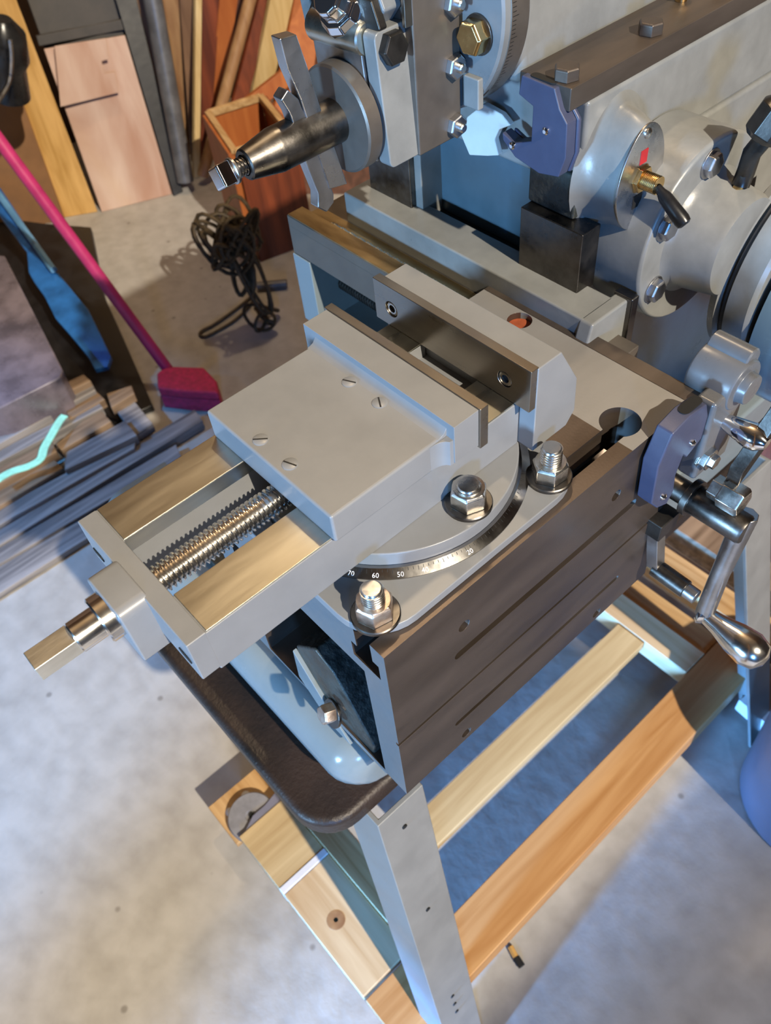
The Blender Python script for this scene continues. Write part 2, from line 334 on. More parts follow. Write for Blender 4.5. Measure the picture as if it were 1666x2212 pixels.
# ================================================================== milling vise
VX = -94.8
vise = thing('machine_vise', (VX, 88, 0), 'grey swivel-base machine vise with open jaws bolted on the shaper table', 'vise')
build(MB().prism('z', rr(-185, -4.5, -2, 170, 30, 8), 0, 6.5), 'base_plate', 'vise_paint', vise, 0.8)
ring = build(MB().lathe((VX, 89, 6.5), (0,0,1), [(0, 85.5), (0.6, 85.5), (4.2, 80.5), (4.2, 60), (0, 60)], 96), 'graduated_ring', 'ring_steel', vise, 0, 20, label='bright steel degree ring')
for k, tx in enumerate(('70', '60', '50', '40', '30', '20')):
    a = math.radians(-56+k*9.4); ra = 83.2
    er = Vector((math.cos(a), math.sin(a), 0)); et = Vector((-math.sin(a), math.cos(a), 0)); slope = Vector((0,0,1))*.6-er*.8; slope = (-er*5.0+Vector((0,0,3.6))).normalized()
    nr = et.cross(slope).normalized(); P = Vector((VX, 89, 6.5))+er*84.6+Vector((0,0,1.1))+nr*0.06
    M = Matrix((et, slope, nr)).transposed().to_4x4(); M.translation = W(P)
    digits(tx, 4.0, ring, M, 'white_paint')
tk = MB()
for k in range(-64, 30, 2):
    a = math.radians(k); er = Vector((math.cos(a), math.sin(a), 0)); et = Vector((-math.sin(a), math.cos(a), 0)); L = 1.6 if k % 10 else 2.4
    p0 = Vector((VX, 89, 10.45))+er*81.0; p1 = p0+(er*5.0-Vector((0,0,3.6))).normalized()*L
    nr = (er*3.6+Vector((0,0,5.0))).normalized()
    tk.add([p0-et*.12+nr*.08, p1-et*.12+nr*.08, p1+et*.12+nr*.08, p0+et*.12+nr*.08], [(0,1,2,3)])
build(tk, 'graduation_lines', 'ink', ring, ang=0, kind='stuff')
build(MB().lathe((VX, 89, 10.5), (0,0,1), [(0, 78.5), (10.5, 78.5)], 96), 'swivel_disc', 'vise_paint', vise, 1.0, 40)
# bed: two long rails, front cross plate with the screw boss
bl, br, li, ri = -147.7, -41.8, -118.5, -71.1
bed = MB()
bed.box(bl, li, -68, 146, 21, 54.0); bed.box(ri, br, -68, 146, 21, 54.0)
bed.box(bl, br, -78.2, -67, 23, 54.6)
bed.box(li-2, ri+2, 96, 160, 21, 44)
bedo = build(bed, 'bed', 'vise_paint', vise, 0.8)
for x0, x1 in ((bl+.6, li), (ri, br-.6)):
    build(MB().box(x0, x1, -66.6, 145, 53.5, 54.7), 'way_strip', 'way_steel', bedo, 0.3, label='bare steel way on top of the bed rail')
for x0, x1 in ((li-.6, li+.05), (ri-.05, ri+.6)):
    build(MB().box(x0, x1, -66.6, 96, 44, 54.2), 'way_edge', 'way_steel', bedo, 0.1)
boss = MB().prism('y', [(-110.5, 12), (-79, 12), (-77.5, 50)]+[(-77.5-6+6*math.cos(math.radians(a)), 50+6*math.sin(math.radians(a))) for a in (15,30,45,60,75,90)]+[(-112+6+6*math.cos(math.radians(a)), 50+6*math.sin(math.radians(a))) for a in (90,105,120,135,150,165,180)], -93, -76)
build(boss, 'screw_boss', 'vise_paint', bedo, 1.2)
for x in (-138, -52):
    build(MB().prism('y', rr(x-5.5, x+5.5, 32, 37, 2.2, 4), -78.7, -74), 'slot_hole', 'void_black', bedo, 0)
# lead screw and its squared end
SZ = 41
scr = build(MB().thread((VX, -67, SZ), (0,1,0), 8.2, 1.7, 3.0, 150), 'lead_screw', 'bright_steel', vise, 0, 30)
sh = MB().lathe((VX, -92.5, SZ), (0,-1,0), [(0, 13), (6.7, 13), (7.5, 12.2), (7.6, 8.6), (20.6, 8.6), (21.4, 7.8)], 40)
build(sh, 'screw_collar', 'bright_steel', scr, 0, 30)
build(MB().box(VX-6.4, VX+6.4, -136, -113.5, SZ-5.2, SZ+5.2), 'squared_end', 'milled_steel', scr, 0.5, label='flat-milled squared screw end')
# moving jaw
mj = MB().box(-146.2, -38.3, 8.8, 88, 54.8, 74.6)
mj.box(-128, -61, 14, 84, 44, 55)
mjo = build(mj, 'moving_jaw', 'vise_paint', vise, 1.6, 35, 3)
bar = MB().box(-156, -32.6, 86, 103.6, 57, 83)
bar.prism('x', [(87, 74)]+[(86-6+6*math.cos(math.radians(a))+.2, 80.6-6+6*math.sin(math.radians(a))-.0) for a in (0,)]+[(86.5, 80.4), (85.6, 77.8), (84.0, 75.8), (82.0, 74.9), (79.5, 74.5), (79.5, 74)], -146.2, -38.3)
build(bar, 'jaw_bar', 'vise_paint', mjo, 0.9)
build(MB().box(-158.2, -31.4, 103.7, 109.6, 55.2, 83.6), 'jaw_plate', 'ground_steel', mjo, 0.4, label='ground steel jaw plate')
post = MB().prism('z', [(-38.3, 87), (-38.3, 74)]+[(-38.3+5.5*(1-math.cos(math.radians(a))), 74+10*math.sin(math.radians(a))) for a in (20,40,60,80)]+[(-33.2, 87)], 56, 73.5)
build(post, 'corner_fillet', 'vise_paint', mjo, 0.6)
for x, y, r in ((-105.7, 77.5, 25), (-81.0, 77.9, -32), (-105.8, 16.5, 48), (-80.6, 16.7, 20)):
    s_ = build(MB().lathe((x, y, 74.2), (0,0,1), [(0, 4.3), (0.7, 4.3), (1.0, 3.6)], 24), 'slotted_screw', 'vise_paint', mjo, 0, 40)
    a = math.radians(r); d = Vector((math.cos(a), math.sin(a), 0)); e = Vector((-math.sin(a), math.cos(a), 0)); p = Vector((x, y, 0))
    build(MB().prism('z', [tuple((p+d*i*3.9+e*j*.45)[:2]) for i, j in ((-1,-1),(1,-1),(1,1),(-1,1))], 74.6, 75.28), 'screw_slot', 'ink', s_, 0)
# fixed jaw
fj = MB().prism('x', [(146.5, 21.2), (146.5, 83.8), (165.2, 83.8), (181.6, 55), (182.8, 29.5), (176, 21.2)], -154.4, -30.6)
fjo = build(fj, 'fixed_jaw', 'vise_paint', vise, 0.8, 25)
build(MB().box(-158.3, -31.2, 141.6, 147.6, 55, 84.2), 'jaw_plate', 'ground_steel', fjo, 0.4, cut=[MB().cyl((x, 139, 68.3), (x, 144.8, 68.3), 5.2) for x in (-142.9, -49.9)])
for x in (-142.9, -49.9):
    cs = build(MB().lathe((x, 145.2, 68.3), (0,-1,0), [(0, 4.9), (2.6, 4.9), (3.0, 4.4), (3.0, 2.6), (1.2, 2.4)], 24), 'socket_screw', 'zinc', fjo, 0, 40)
    build(MB().hexa((x, 144.5, 68.3), (0,-1,0), 4.4, 1.2), 'hex_socket', 'void_black', cs, 0)
# clamping bolts
def clamp(x, y, zb, top, m_nut, name='clamp_bolt', ph=0.0, stud=6.4):
    bo = build(MB().lathe((x, y, zb-4), (0,0,1), [(0, stud-.4), (top-zb+2.6, stud-.4), (top-zb+4, stud-1.5)], 28), name, 'zinc', vise, 0, 40)
    build(MB().thread((x, y, zb+10), (0,0,1), stud, 0.55, 1.95, top-zb-11, 24, 5), 'bolt_thread', 'zinc', bo, 0, 30)
    build(MB().lathe((x, y, zb), (0,0,1), [(0, 13.6), (1.9, 13.6), (2.5, 13.0), (2.5, 7)], 40), 'washer', 'dark_steel', bo, 0, 40)
    build(MB().lathe((x, y, zb+2.5), (0,0,1), [(0, 10.9), (9.6, 10.9), (11.6, 9.4)], 6, ph), 'nut', m_nut, bo, 0.7, 30)
    build(MB().lathe((x, y, zb+14), (0,0,1), [(0, 9.2), (0.25, 9.0), (0.25, 6.9)], 32), 'nut_face', m_nut, bo, 0, 40)
clamp(-19.5, 12.5, 6.5, 31, 'rusty_zinc', ph=.30)
clamp(-18.5, 148.5, 6.5, 32, 'zinc', ph=.45)
b3 = clamp(-29.5, 92.5, 21, 37.5, 'zinc', ph=.15, stud=7.2)

# ================================================================== the shaper
shp = thing('metal_shaper', (-235, 400, -300), 'old grey bench metal shaper with ram, tool head and box table', 'machine')
# box table with T-slots, side slots and tapped holes
tb = MB().box(-180.5, 0, 0, 262, -187, 0)
cuts = [MB().box(-158, -22, -5, 190, -183.5, -42)]
for x in (-162, -18):
    cuts.append(MB().box(x-6.6, x+6.6, -5, 219, -18, 5)); cuts.append(MB().box(x-11.5, x+11.5, -5, 219, -32, -17.5))
cuts.append(MB().cyl((-136, 252, -9), (-136, 252, 5), 9, 28))
for x in (-160, -21): cuts.append(MB().cyl((x, 219, -60), (x, 219, 5), 13.2, 40))
def slotcut(y0, y1, z, w, d): return MB().prism('x', [(y0+w*(1-math.cos(math.radians(a))) , z+w*math.sin(math.radians(a))) for a in (0,)]+[(y0+w-w*math.sin(math.radians(a)), z+w*math.cos(math.radians(a))) for a in range(0, 181, 30)]+[(y1-w+w*math.sin(math.radians(a)), z-w*math.cos(math.radians(a))) for a in range(0, 181, 30)], -d, 6)
def capsule(y0, y1, z, w, d):
    pts = [(y0+w-w*math.sin(math.radians(a)), z+w*math.cos(math.radians(a))) for a in range(0, 181, 30)]+[(y1-w+w*math.sin(math.radians(a)), z-w*math.cos(math.radians(a))) for a in range(0, 181, 30)]
    return MB().prism('x', pts, -d, 6)
cuts += [capsule(50, 222, -62, 3.6, 6), capsule(48, 221, -150, 2.5, 5), MB().box(-2.2, 6, -5, 300, -109, -106)]
for y, z in ((58.4, -34.8), (195.5, -34.5), (58.4, -177), (200.5, -178.5)): cuts.append(MB().cyl((-14, y, z), (6, y, z), 4.4, 20))
table = build(tb, 'table', 'table_iron', shp, 0.7, 30, cut=cuts, label='brown iron box table with T-slots')
build(MB().box(-181, 1.6, 261, 275, -10, 0), 'slide_strip', 'brown_iron', table, 0.6)
build(MB().lathe((-136, 252, -9), (0,0,1), [(0, 8.9), (4, 8.9), (4, 0.1)], 28), 'hole_plug', 'rust_orange', table, 0.3, label='orange rusty plug down a hole')
build(MB().box(-80, -21.8, 0, 26, -191, -186.8), 'bottom_lip', 'machine_paint', table, 0.4)
build(MB().box(-26.5, -14.5, 166, 214, -30, -24), 'slot_key', 'bright_steel', table, 0.5)
# support bracket under the table
bk = MB().prism('y', [(-112, -126), (-116, -170), (-96, -193), (-88, -206), (-40, -206), (-34, -170), (-66, -106), (-84, -96)], 2, 80)
brk = build(bk, 'support_bracket', 'rough_iron', shp, 2.0)
build(MB().prism('y', [(-112, -128), (-116, -170), (-97, -193), (-89, -206), (-62, -206), (-90, -165)], -1.5, 2.2), 'bracket_face', 'base_paint', brk, 0.8)
hb = MB().hexa((-66.6, -6.0, -150.9), (-.2,-.9,.4), 13, 9, .3); build(hb, 'bolt', 'rusty_zinc', brk, 0.6)
build(MB().lathe((-72.8, -2.0, -167.2), (-.2,-.9,.4), [(0, 11), (2.5, 11)], 24), 'washer', 'dark_steel', brk, 0.4)
# cross rail
rl = MB().box(-385, -66, 230, 300, -41, -13)
rl.box(-385, -66, 230, 247, -14, -4)
rl.box(-385, -362, 230, 300, -112, -41); rl.box(-385, -66, 288, 300, -180, -41); rl.box(-385, -66, 238, 300, -135, -110)
rail = build(rl, 'cross_rail', 'slide_iron', shp, 0.8, label='machined cross rail with painted ends')
build(MB().box(-386.2, -361.5, 229.2, 300, -114, -41.5), 'rail_end', 'base_paint', rail, 1.0)
build(MB().box(-362, -190, 236, 289, -113, -109), 'rail_shelf', 'base_paint', rail, 0.5)
build(MB().box(-384, -182, 230.6, 246.8, -4.5, -3.2), 'rail_top', 'brass_rail', rail, 0.2)
build(MB().box(-384, -182, 247, 266, -13.2, -12.2), 'rail_groove', 'brass_rail', rail, 0.2)
gv = MB()
for k in range(56): gv.lathe((-352+k*3, 252+.5*math.sin(k*1.7), -11.5), (1, 0, 0), [(0, 3.0), (1.2, 3.6), (2.4, 3.1), (3.0, 2.8)], 8)
build(gv, 'chip_ridge', 'way_steel', rail, 0, 40, kind='stuff')
build(MB().box(-349, -92, 267, 300, -14, 14), 'rail_riser', 'light_paint', rail, 1.6)
build(MB().prism('x', [(262, -60), (262, -6), (267, 14), (306, 14), (306, -60)], -96, -84), 'riser_end', 'light_paint', rail, 2.0)
build(MB().thread((-372, 262, -78), (1,0,0), 7, 1.2, 3.5, 190, 20, 6), 'feed_screw', 'black_oxide', rail, 0, 30)
build(MB().box(-96, -80, 304, 312, -62, 16), 'gib_plate', 'dark_steel', rail, 1.0)
# column ways
for x0, x1, z1 in ((-170, -115, 60), (-337, -286, 70)):
    w_ = build(MB().box(x0, x1, 287, 306, 11, z1), 'column_way', 'dark_steel', shp, 0.8, label='dark machined vertical way')
build(MB().box(-286, -278, 292, 318, -20, 100), 'way_edge', 'light_paint', shp, 1.0)
# column casting
cb = MB().prism('z', [(-347, 300), (-284, 300), (-284, 322), (-176, 322), (-176, 302), (-128, 302), (-128, 800), (-347, 800)], -298, 80)
cb.box(-347, -131, 300, 800, 79, 138)
col = build(cb, 'column', 'light_paint', shp, 3.0, 35, 3, label='painted cast column')
build(MB().box(-283, -177, 314, 323, 4, 90), 'recess_panel', 'blue_paint', col, 1.0, label='blue painted recess between the ways')
build(MB().box(-283, -177, 300, 323, -30, 4), 'recess_floor', 'void_black', col, 0)
build(MB().box(-172, -131, 296, 303, 60, 92), 'oily_ledge', 'rough_iron', col, 2.0)
gs = build(MB().box(-172, -131.5, 283, 800, 138, 152), 'gib_plate', 'brown_iron', shp, 0.8, label='dark brown ram gib plate')
for y in (292, 372, 452): 
    build(MB().lathe((-143, y, 152), (0,0,1), [(0, 8.2), (6.5, 8.2), (7.5, 7.2)], 6, .2), 'bolt_head', 'brown_iron', gs, 0.5)
build(MB().lathe((-158, 425, 152), (0,0,1), [(0, 4), (5, 4), (5, 6), (9, 6), (13, 3)], 16), 'oiler', 'brass', gs, 0.2)
# ram
ram = MB().prism('y', [(-300, 140), (-176, 140), (-173, 150), (-180, 200), (-200, 235), (-270, 235), (-295, 200)], 286, 840)
build(ram, 'ram', 'light_paint', shp, 6.0, 25, 3, label='grey painted ram')
# tool head
hd = build(MB().lathe((-235, 262, 187.5), (0,1,0), [(0, 66.5), (1.5, 68), (22, 68), (24, 66)], 80), 'swivel_head', 'machine_paint', shp, 0, 30)
build(MB().lathe((-235, 268, 187.5), (0,1,0), [(0, 68.2), (0.2, 68.6), (15, 68.6), (15.2, 68.2)], 80), 'graduated_rim', 'slide_iron', hd, 0, 30)
gl = MB()
for k in range(-40, 60, 2):
    a = math.radians(k); er = Vector((math.cos(a), 0, math.sin(a))); et = Vector((-math.sin(a), 0, math.cos(a))); p = Vector((-235, 269, 187.5))+er*68.7; L = 5 if k % 10 == 0 else 3
    gl.add([p-et*.2, p+et*.2, p+et*.2+Vector((0, L, 0)), p-et*.2+Vector((0, L, 0))], [(0,1,2,3)])
build(gl, 'graduation_lines', 'ink', hd, ang=0, kind='stuff')
bb = build(MB().lathe((-186.5, 262, 176), (0,-1,0), [(0, 10.2), (8.5, 10.2), (10, 8.8)], 6, .35), 'brass_bolt', 'brass', hd, 0.6, label='brass hex bolt')
build(MB().lathe((-186.5, 262.5, 176), (0,-1,0), [(0, 11.5), (2, 11.5)], 28), 'washer', 'dark_steel', bb, 0.3)
build(MB().box(-196, -183, 258, 263, 133, 152), 'clamp_pad', 'light_paint', hd, 1)
sl = build(MB().box(-268, -199.5, 222, 259.5, 113, 262), 'tool_slide', 'slide_iron', shp, 1.2, label='brown machined tool slide')
build(MB().box(-262, -206, 258, 263, 118, 250), 'slide_back', 'void_black', sl, 0.3)
for z in (121.5, 158, 193):
    nb = build(MB().lathe((-199.6, 253.5, z), (1,0,0), [(0, 7.4), (4.2, 7.4), (5.0, 6.3)], 6, .5), 'lock_nut', 'tool_steel', sl, 0.4)
    build(MB().lathe((-195, 253.5, z), (1,0,0), [(0, 3), (3.5, 3), (4.2, 2.2)], 16), 'set_screw', 'zinc', nb, 0)
# clapper box, tilted a few degrees
TL = math.tan(math.radians(4.0))
def tilt(p, k=TL, zp=150): return (p.x-(p.z-zp)*k, p.y, p.z+(p.x+235)*k*.6)
clap = build(MB().prism('x', rr(199, 226, 112, 190, 4, 4), -215, -204).move(tilt), 'clapper_cheek', 'light_paint', shp, 1.0, label='grey painted clapper box cheek')
build(MB().box(-268, -215, 206, 224, 112, 200).move(tilt), 'clapper_body', 'machine_paint', clap, 1.0)
build(MB().lathe((-204, 210, 180), (1,0,0), [(0, 9.6), (5.0, 9.6), (6.2, 8.6)], 6, .25).move(tilt), 'pivot_bolt', 'black_oxide', clap, 0.4)
cl2 = build(MB().box(-262, -216, 197.5, 207, 114, 183).move(tilt), 'clapper_block', 'tool_steel', clap, 0.8)
build(MB().cyl((-264, 203.5, 184), (-215.4, 203.5, 184), 9.5, 28, 1).move(tilt), 'hinge_barrel', 'way_steel', clap, 0, 30)
# locking stud above the clapper
lk = build(MB().prism('y', [(-285, 176), (-288, 196), (-281, 208), (-262, 212), (-215, 216), (-207, 200), (-216, 190), (-268, 184)], 208, 222), 'lock_bracket', 'machine_paint', shp, 1.5, cut=[MB().cyl((-271, 200, 196), (-271, 230, 196), 7.5), MB().cyl((-222, 200, 204), (-222, 230, 204), 6)])
build(MB().prism('y', [(-276, 184), (-262, 202), (-250, 206), (-212, 206), (-206, 192), (-214, 187)], 203, 209), 'lock_plate', 'black_oxide', lk, 1)
build(MB().lathe((-238, 209, 193), (0.1,-.80,.6), [(0, 15), (4, 17), (9, 16.5), (14, 13.5), (14.4, 10.5), (22, 10.2), (24, 8.5)], 10), 'acorn_nut', 'chrome', lk, 1.2, 20, label='shiny chrome nut')
build(MB().box(-203, -200, 217, 223, 190, 262), 'guide_strip', 'ground_steel', lk, 0.5)
# tool post
tp = build(MB().lathe((-236, 197.5, 139), (0,-1,0), [(0, 31), (1, 32.5), (10.5, 32.5), (11.5, 31)], 64), 'tool_post_ring', 'slide_iron', shp, 0, 30, label='round tool post collar')
build(MB().lathe((-236, 187, 139), (0,-1,0), [(0, 13.2), (48, 13.2), (49, 13), (70, 9.2), (71, 8.2), (71, 6.2), (68, 6)], 36), 'tool_post', 'dark_steel', tp, 0, 30, label='dark steel lantern tool post')
sq = build(MB().thread((-236, 119, 139), (0,-1,0), 5.6, .7, 2.1, 9, 20, 5), 'post_screw', 'dark_steel', tp, 0, 30)
build(MB().lathe((-236, 110, 139), (0,-1,0), [(0, 5.5), (1.5, 7.6), (3, 7.6), (4.5, 5)], 24), 'screw_neck', 'tool_steel', sq, 0, 30)
build(MB().lathe((-236, 105.5, 139), (0,-1,0), [(0, 8.6), (1.2, 9.4), (8.5, 9.4), (9.6, 8.2)], 4, .55), 'square_head', 'chrome', sq, 0.8, 30)
KT = math.tan(math.radians(7.5))
tilt2 = lambda p: tilt(p, KT, 139)
bar1 = MB().prism('x', [(152.5, 198.2), (163.8, 196.9), (169.3, 172.5), (170.9, 162.8), (185.6, 98.8), (171.1, 101.5), (159.7, 162.8), (154.2, 181.5)], -240, -231)
build(bar1, 'tool_holder', 'aluminium_plate', None, 0.7, label='flat bright steel bar clamped upright against the tool post collar', cat='tool holder')
bar2 = MB().prism('x', [(147.0, 166.8), (152.6, 170.6), (159.2, 163.0), (160.9, 156.4), (165.2, 147.6), (167.8, 127.0), (174.5, 96.1), (173.6, 90.6), (166.9, 86.7), (160.6, 92.6), (162.3, 101.6), (156.5, 125.7), (152.1, 152.6), (151.1, 157.4)], -241, -232)
build(bar2, 'tool_bit', 'tool_steel', None, 1.0, label='dark worn cutting bit with chisel ends in the tool post', cat='tool bit')
# wiper housings
def wiper(px_outline, y, hole, th=9):
    pass
wpo = [(-167, 152), (-141, 151), (-136, 140), (-129.5, 133), (-128.5, 112), (-133, 98), (-149, 95), (-170, 99), (-181, 107), (-182, 112), (-172, 108), (-157, 114), (-157, 136), (-169, 140)]
wp = build(MB().prism('y', wpo, 279, 288), 'wiper_housing', 'purple_plastic', shp, 0.8, label='blue plastic wiper housing on the column')
build(MB().prism('z', rr(-163, -143, 281, 287, 2.8, 4), 151.4, 152.4), 'housing_slot', 'void_black', wp, 0)
build(MB().prism('y', wpo, 288, 291.5).move(lambda p: (p.x*1.0+1.5, p.y, p.z)), 'housing_back', 'purple_plastic', wp, 1.5)
for x, z in ((-172, 106.5), (-145, 124.5)):
    build(MB().lathe((x, 279, z), (0,-1,0), [(0, 2.6), (1.2, 2.4), (2.2, 1.2)], 16), 'screw', 'chrome', wp, 0, 40)
build(MB().prism('y', [(-231, 92), (-224, 106), (-209, 119), (-192, 117), (-184, 112), (-194, 106), (-198, 98), (-194, 88), (-205, 84), (-222, 79)], 289, 294), 'felt_pad', 'cream_felt', shp, 1.0, label='cream felt wiper pad')
# switch plate on its cast boss
PY, PZ = 321, 91
def oval(x, a, b, n=40, dy=0, dz=0): return [(x, PY+dy+a*math.cos(2*math.pi*i/n)*(1-.12*math.sin(2*math.pi*i/n)**2), PZ+dz+b*math.sin(2*math.pi*i/n)+.06*a*math.cos(2*math.pi*i/n)) for i in range(n)]
build(MB().loft([oval(-134, 40, 50, dy=12, dz=-6), oval(-128, 31, 44, dy=8, dz=-4), oval(-121, 25, 40.5, dy=4, dz=-2), oval(-112, 21.5, 38, dy=2), oval(-105, 20.3, 36.6), oval(-101.5, 19.4, 35.4)]), 'switch_boss', 'light_paint', col, 0, 60)
sw = build(MB().loft([oval(-101.6, 23, 35.2), oval(-100.2, 23, 35.2)]), 'switch_plate', 'aluminium_plate', shp, 0.3, 30, label='oval switch plate with a toggle')
for z in (PZ+29.5, PZ-29.5): build(MB().lathe((-100.3, PY, z), (1,0,0), [(0, 3.4), (1, 3.2), (2, 1.8)], 16), 'screw', 'zinc', sw, 0, 40)
build(MB().box(-100.4, -99.9, PY-3.5, PY+3.5, PZ+10, PZ+19), 'on_mark', 'red_mark', sw, 0)
build(MB().box(-100.4, -99.9, PY-4.5, PY+4.5, PZ-20, PZ-11), 'off_mark', 'ink', sw, 0)
tg = build(MB().lathe((-100.2, PY, PZ), (1,0,0), [(0, 9.5), (1, 9.5), (1, 8.6), (3.5, 8.6)], 6, .2), 'toggle_nut', 'brass', sw, 0.3)
build(MB().thread((-97, PY, PZ), (1,0,0), 6.0, .5, 1.2, 11, 20, 5), 'toggle_bush', 'brass', tg, 0, 30)
build(MB().lathe((-87, PY, PZ-1), (.80, 0, -.55), [(0, 2.5), (4, 3), (8, 4.4), (26, 5.2), (29, 4.6), (30, 3)], 18), 'toggle_lever', 'black_plastic', tg, 0, 40)
# drive bearing flange
FC = (0, 378, 34)
fl = build(MB().lathe((-130, FC[1], FC[2]), (1,0,0), [(0, 67), (46, 67), (48, 65.5), (48, 40)], 72), 'bearing_flange', 'light_paint', shp, 1.0, 30, label='round bolted bearing flange')
build(MB().lathe((-83, FC[1], FC[2]), (1,0,0), [(0, 45), (1, 45), (6, 40), (30, 36), (34, 34)], 64), 'flange_hub', 'light_paint', fl, 0, 40)
for a in (98, 152, 207):
    y = FC[1]+53*math.cos(math.radians(a)); z = FC[2]+53*math.sin(math.radians(a))
    fb = build(MB().lathe((-82, y, z), (1,0,0), [(0, 8.4), (5, 8.4), (6.2, 7)], 6, .3), 'flange_bolt', 'tool_steel', fl, 0.5)
    build(MB().lathe((-82.2, y, z), (1,0,0), [(0, 10), (1.4, 10)], 24), 'washer', 'tool_steel', fb, 0.3)
build(MB().lathe((-122.0, 347.5, -1.9), (1,0,0), [(-8, 5), (0, 5), (2, 4.4), (3.6, 2.4)], 20), 'painted_rivet', 'machine_paint', col, 0, 40)
pul = build(MB().lathe((-56, 440, -4), (1,0,0), [(0, 74), (6, 76), (9, 70), (11, 70), (14, 76), (30, 76), (33, 74), (33, 20)], 80), 'drive_pulley', 'light_paint', shp, 0, 30, label='grooved drive pulley')
build(MB().lathe((-47.5, 440, -4), (1,0,0), [(0, 70.3), (2, 74.5), (5, 74.5), (7, 70.3)], 80), 'drive_belt', 'black_rubber', pul, 0, 30)
build(MB().lathe((-52, 440, -4), (-1,0,0), [(0, 70), (8, 66), (9, 30)], 64), 'pulley_web', 'void_black', pul, 0, 30)
gd = build(MB().lathe((-19, 456, -22), (1,0,0), [(0, 88), (1, 92), (60, 92), (66, 88), (68, 70)], 80), 'belt_guard', 'guard_paint', shp, 0, 35, label='pale blue rounded belt guard')
ol = build(MB().tube([(-64.0, 383.9, 72.0), (-64.0, 386.6, 80.6), (-60.0, 380.0, 97.2), (-55.0, 380.2, 107.7)], 6, 12), 'oil_cup_stem', 'black_oxide', shp, 0, 40)
build(MB().lathe((-56.0, 376.2, 109.0), (.3,.3,.9), [(0, 9), (4, 13), (20, 13), (24, 9)], 8), 'oil_cup', 'black_oxide', ol, 0.6)
build(MB().lathe((-66.0, 382.4, 70.3), (1,0,0), [(0, 5), (3, 5), (5, 2)], 16), 'grease_nipple', 'brass', ol, 0)
# base casting with bullnose front
pr_ = [(-20+30-30*math.cos(math.radians(a)), -248+30*math.sin(math.radians(a))) for a in range(-50, 91, 10)]
base = MB()
rings = []
for k, x in enumerate([-430]+[-76+26*math.sin(math.radians(a)) for a in range(0, 91, 15)]):
    sc_ = 1.0 if k == 0 else math.cos(math.radians((k-1)*15))
    yy = [p for p in pr_]
    rings.append([(x, 12+(y-12)*max(sc_, .02)+0, -262+(z+262)*(0.55+.45*max(sc_, .02))) for y, z in yy]+[(x, 60, -262+( -218+262)*(0.55+.45*max(sc_, .02))), (x, 60, -298)])
base.loft(rings)
bs = build(base, 'base_casting', 'base_paint', shp, 0, 50, label='blue-grey base casting with rounded front')
build(MB().box(-430, -60, 40, 640, -298, -226), 'base_bed', 'base_paint', bs, 4)
build(MB().box(-300, -30, 20, 60, -222, -206), 'base_pad', 'rough_iron', bs, 1.5)
# ---- right-hand feed gear, housing and crank
w2o = [(222, 14), (249, 9), (262, 4), (262, -14), (249, -30), (240, -40), (250, -50), (262, -62), (262, -82), (240, -66), (229, -50), (216, -14)]
w2 = build(MB().prism('x', [(214, -12), (222, 11), (238, 15), (256, 12), (262, -2), (262, -22), (248, -30), (243, -24), (240, -40), (243, -58), (238, -68), (226, -62), (217, -50)], 2, 14), 'wiper_housing', 'purple_plastic', table, 1.2, label='grey plastic wiper housing on the table corner')
build(MB().prism('z', rr(4.5, 12, 236, 255, 3.4, 5), 14.2, 15.3), 'housing_slot', 'void_black', w2, 0)
for y, z in ((249, -16), (229, -52)): build(MB().lathe((14, y, z), (1,0,0), [(0, 2.8), (1.4, 2.6), (2.6, 1.2)], 16), 'screw', 'chrome', w2, 0, 40)
fg = build(MB().lathe((-14, 291, 6), (1,0,0), [(0, 17), (1, 18), (30, 18), (32, 17), (32, 11), (38, 10)], 40), 'feed_gearbox', 'gear_paint', shp, 1.0, 40, label='small grey feed gear housing')
build(MB().cyl((-13, 297, 22), (16, 297, 22), 8, 24, 1), 'gear_lug', 'gear_paint', fg, 0, 40)
build(MB().box(2, 17, 262, 300, -62, 8), 'gear_web', 'gear_paint', fg, 3)
build(MB().lathe((16, 283, -20), (1,0,0), [(0, 5), (4, 6), (20, 9), (26, 8), (31, 4)], 24), 'pawl_knob', 'chrome', fg, 0, 40)
build(MB().tube([(36, 290, -20), (44, 298, 8), (52, 306, 30)], 3.2, 12), 'pawl_pin', 'chrome', fg, 0, 40)
build(MB().lathe((14, 270, -44), (1,0,0), [(0, 10), (2, 10), (2, 8.4), (7, 8.4), (7, 5.5), (11, 5.2)], 6, .3), 'pivot_nut', 'zinc', fg, 0.4)
rod = build(MB().loft([[Vector(p)+Vector(o_) for o_ in ((-5,0,-7),(5,0,-7),(5,0,7),(-5,0,7))] for p in ((38.0, 271.5, -48.5), (44.0, 293.0, 3.3))]), 'feed_rod', 'dark_steel', shp, 0.8, label='flat dark feed rod')
build(MB().lathe((28, 268, -62), (1,0,0), [(0, 9), (8, 9), (8, 11), (22, 11), (24, 9.5)], 6, .1), 'rod_bolt', 'zinc', rod, 0.6, label='large hex bolt on the feed rod')
build(MB().lathe((-30, 268, -84), (1,0,0), [(0, 9), (44, 9), (44, 14), (49, 14), (49, 8)], 32), 'feed_shaft', 'dark_steel', shp, 0.4, 40)
cr = thing('crank_handle', (30, 268, -84), 'steel crank handle with a bulbous polished grip beside the table', 'crank handle')
build(MB().lathe((14, 268, -84), (1,0,0), [(0, 10), (2, 11), (44, 11), (46, 10)], 32), 'crank_hub', 'dark_steel', cr, 0, 40)
ARM0 = Vector((54, 268, -82)); ARM1 = Vector((55.4, 262.0, -185.3))
build(MB().tube([ARM0+Vector((0,6,6)), ARM0+(ARM1-ARM0)*.5, ARM1], 7, 8, [8.5, 7, 7.5]), 'crank_arm', 'tool_steel', cr, 0.8, 50)
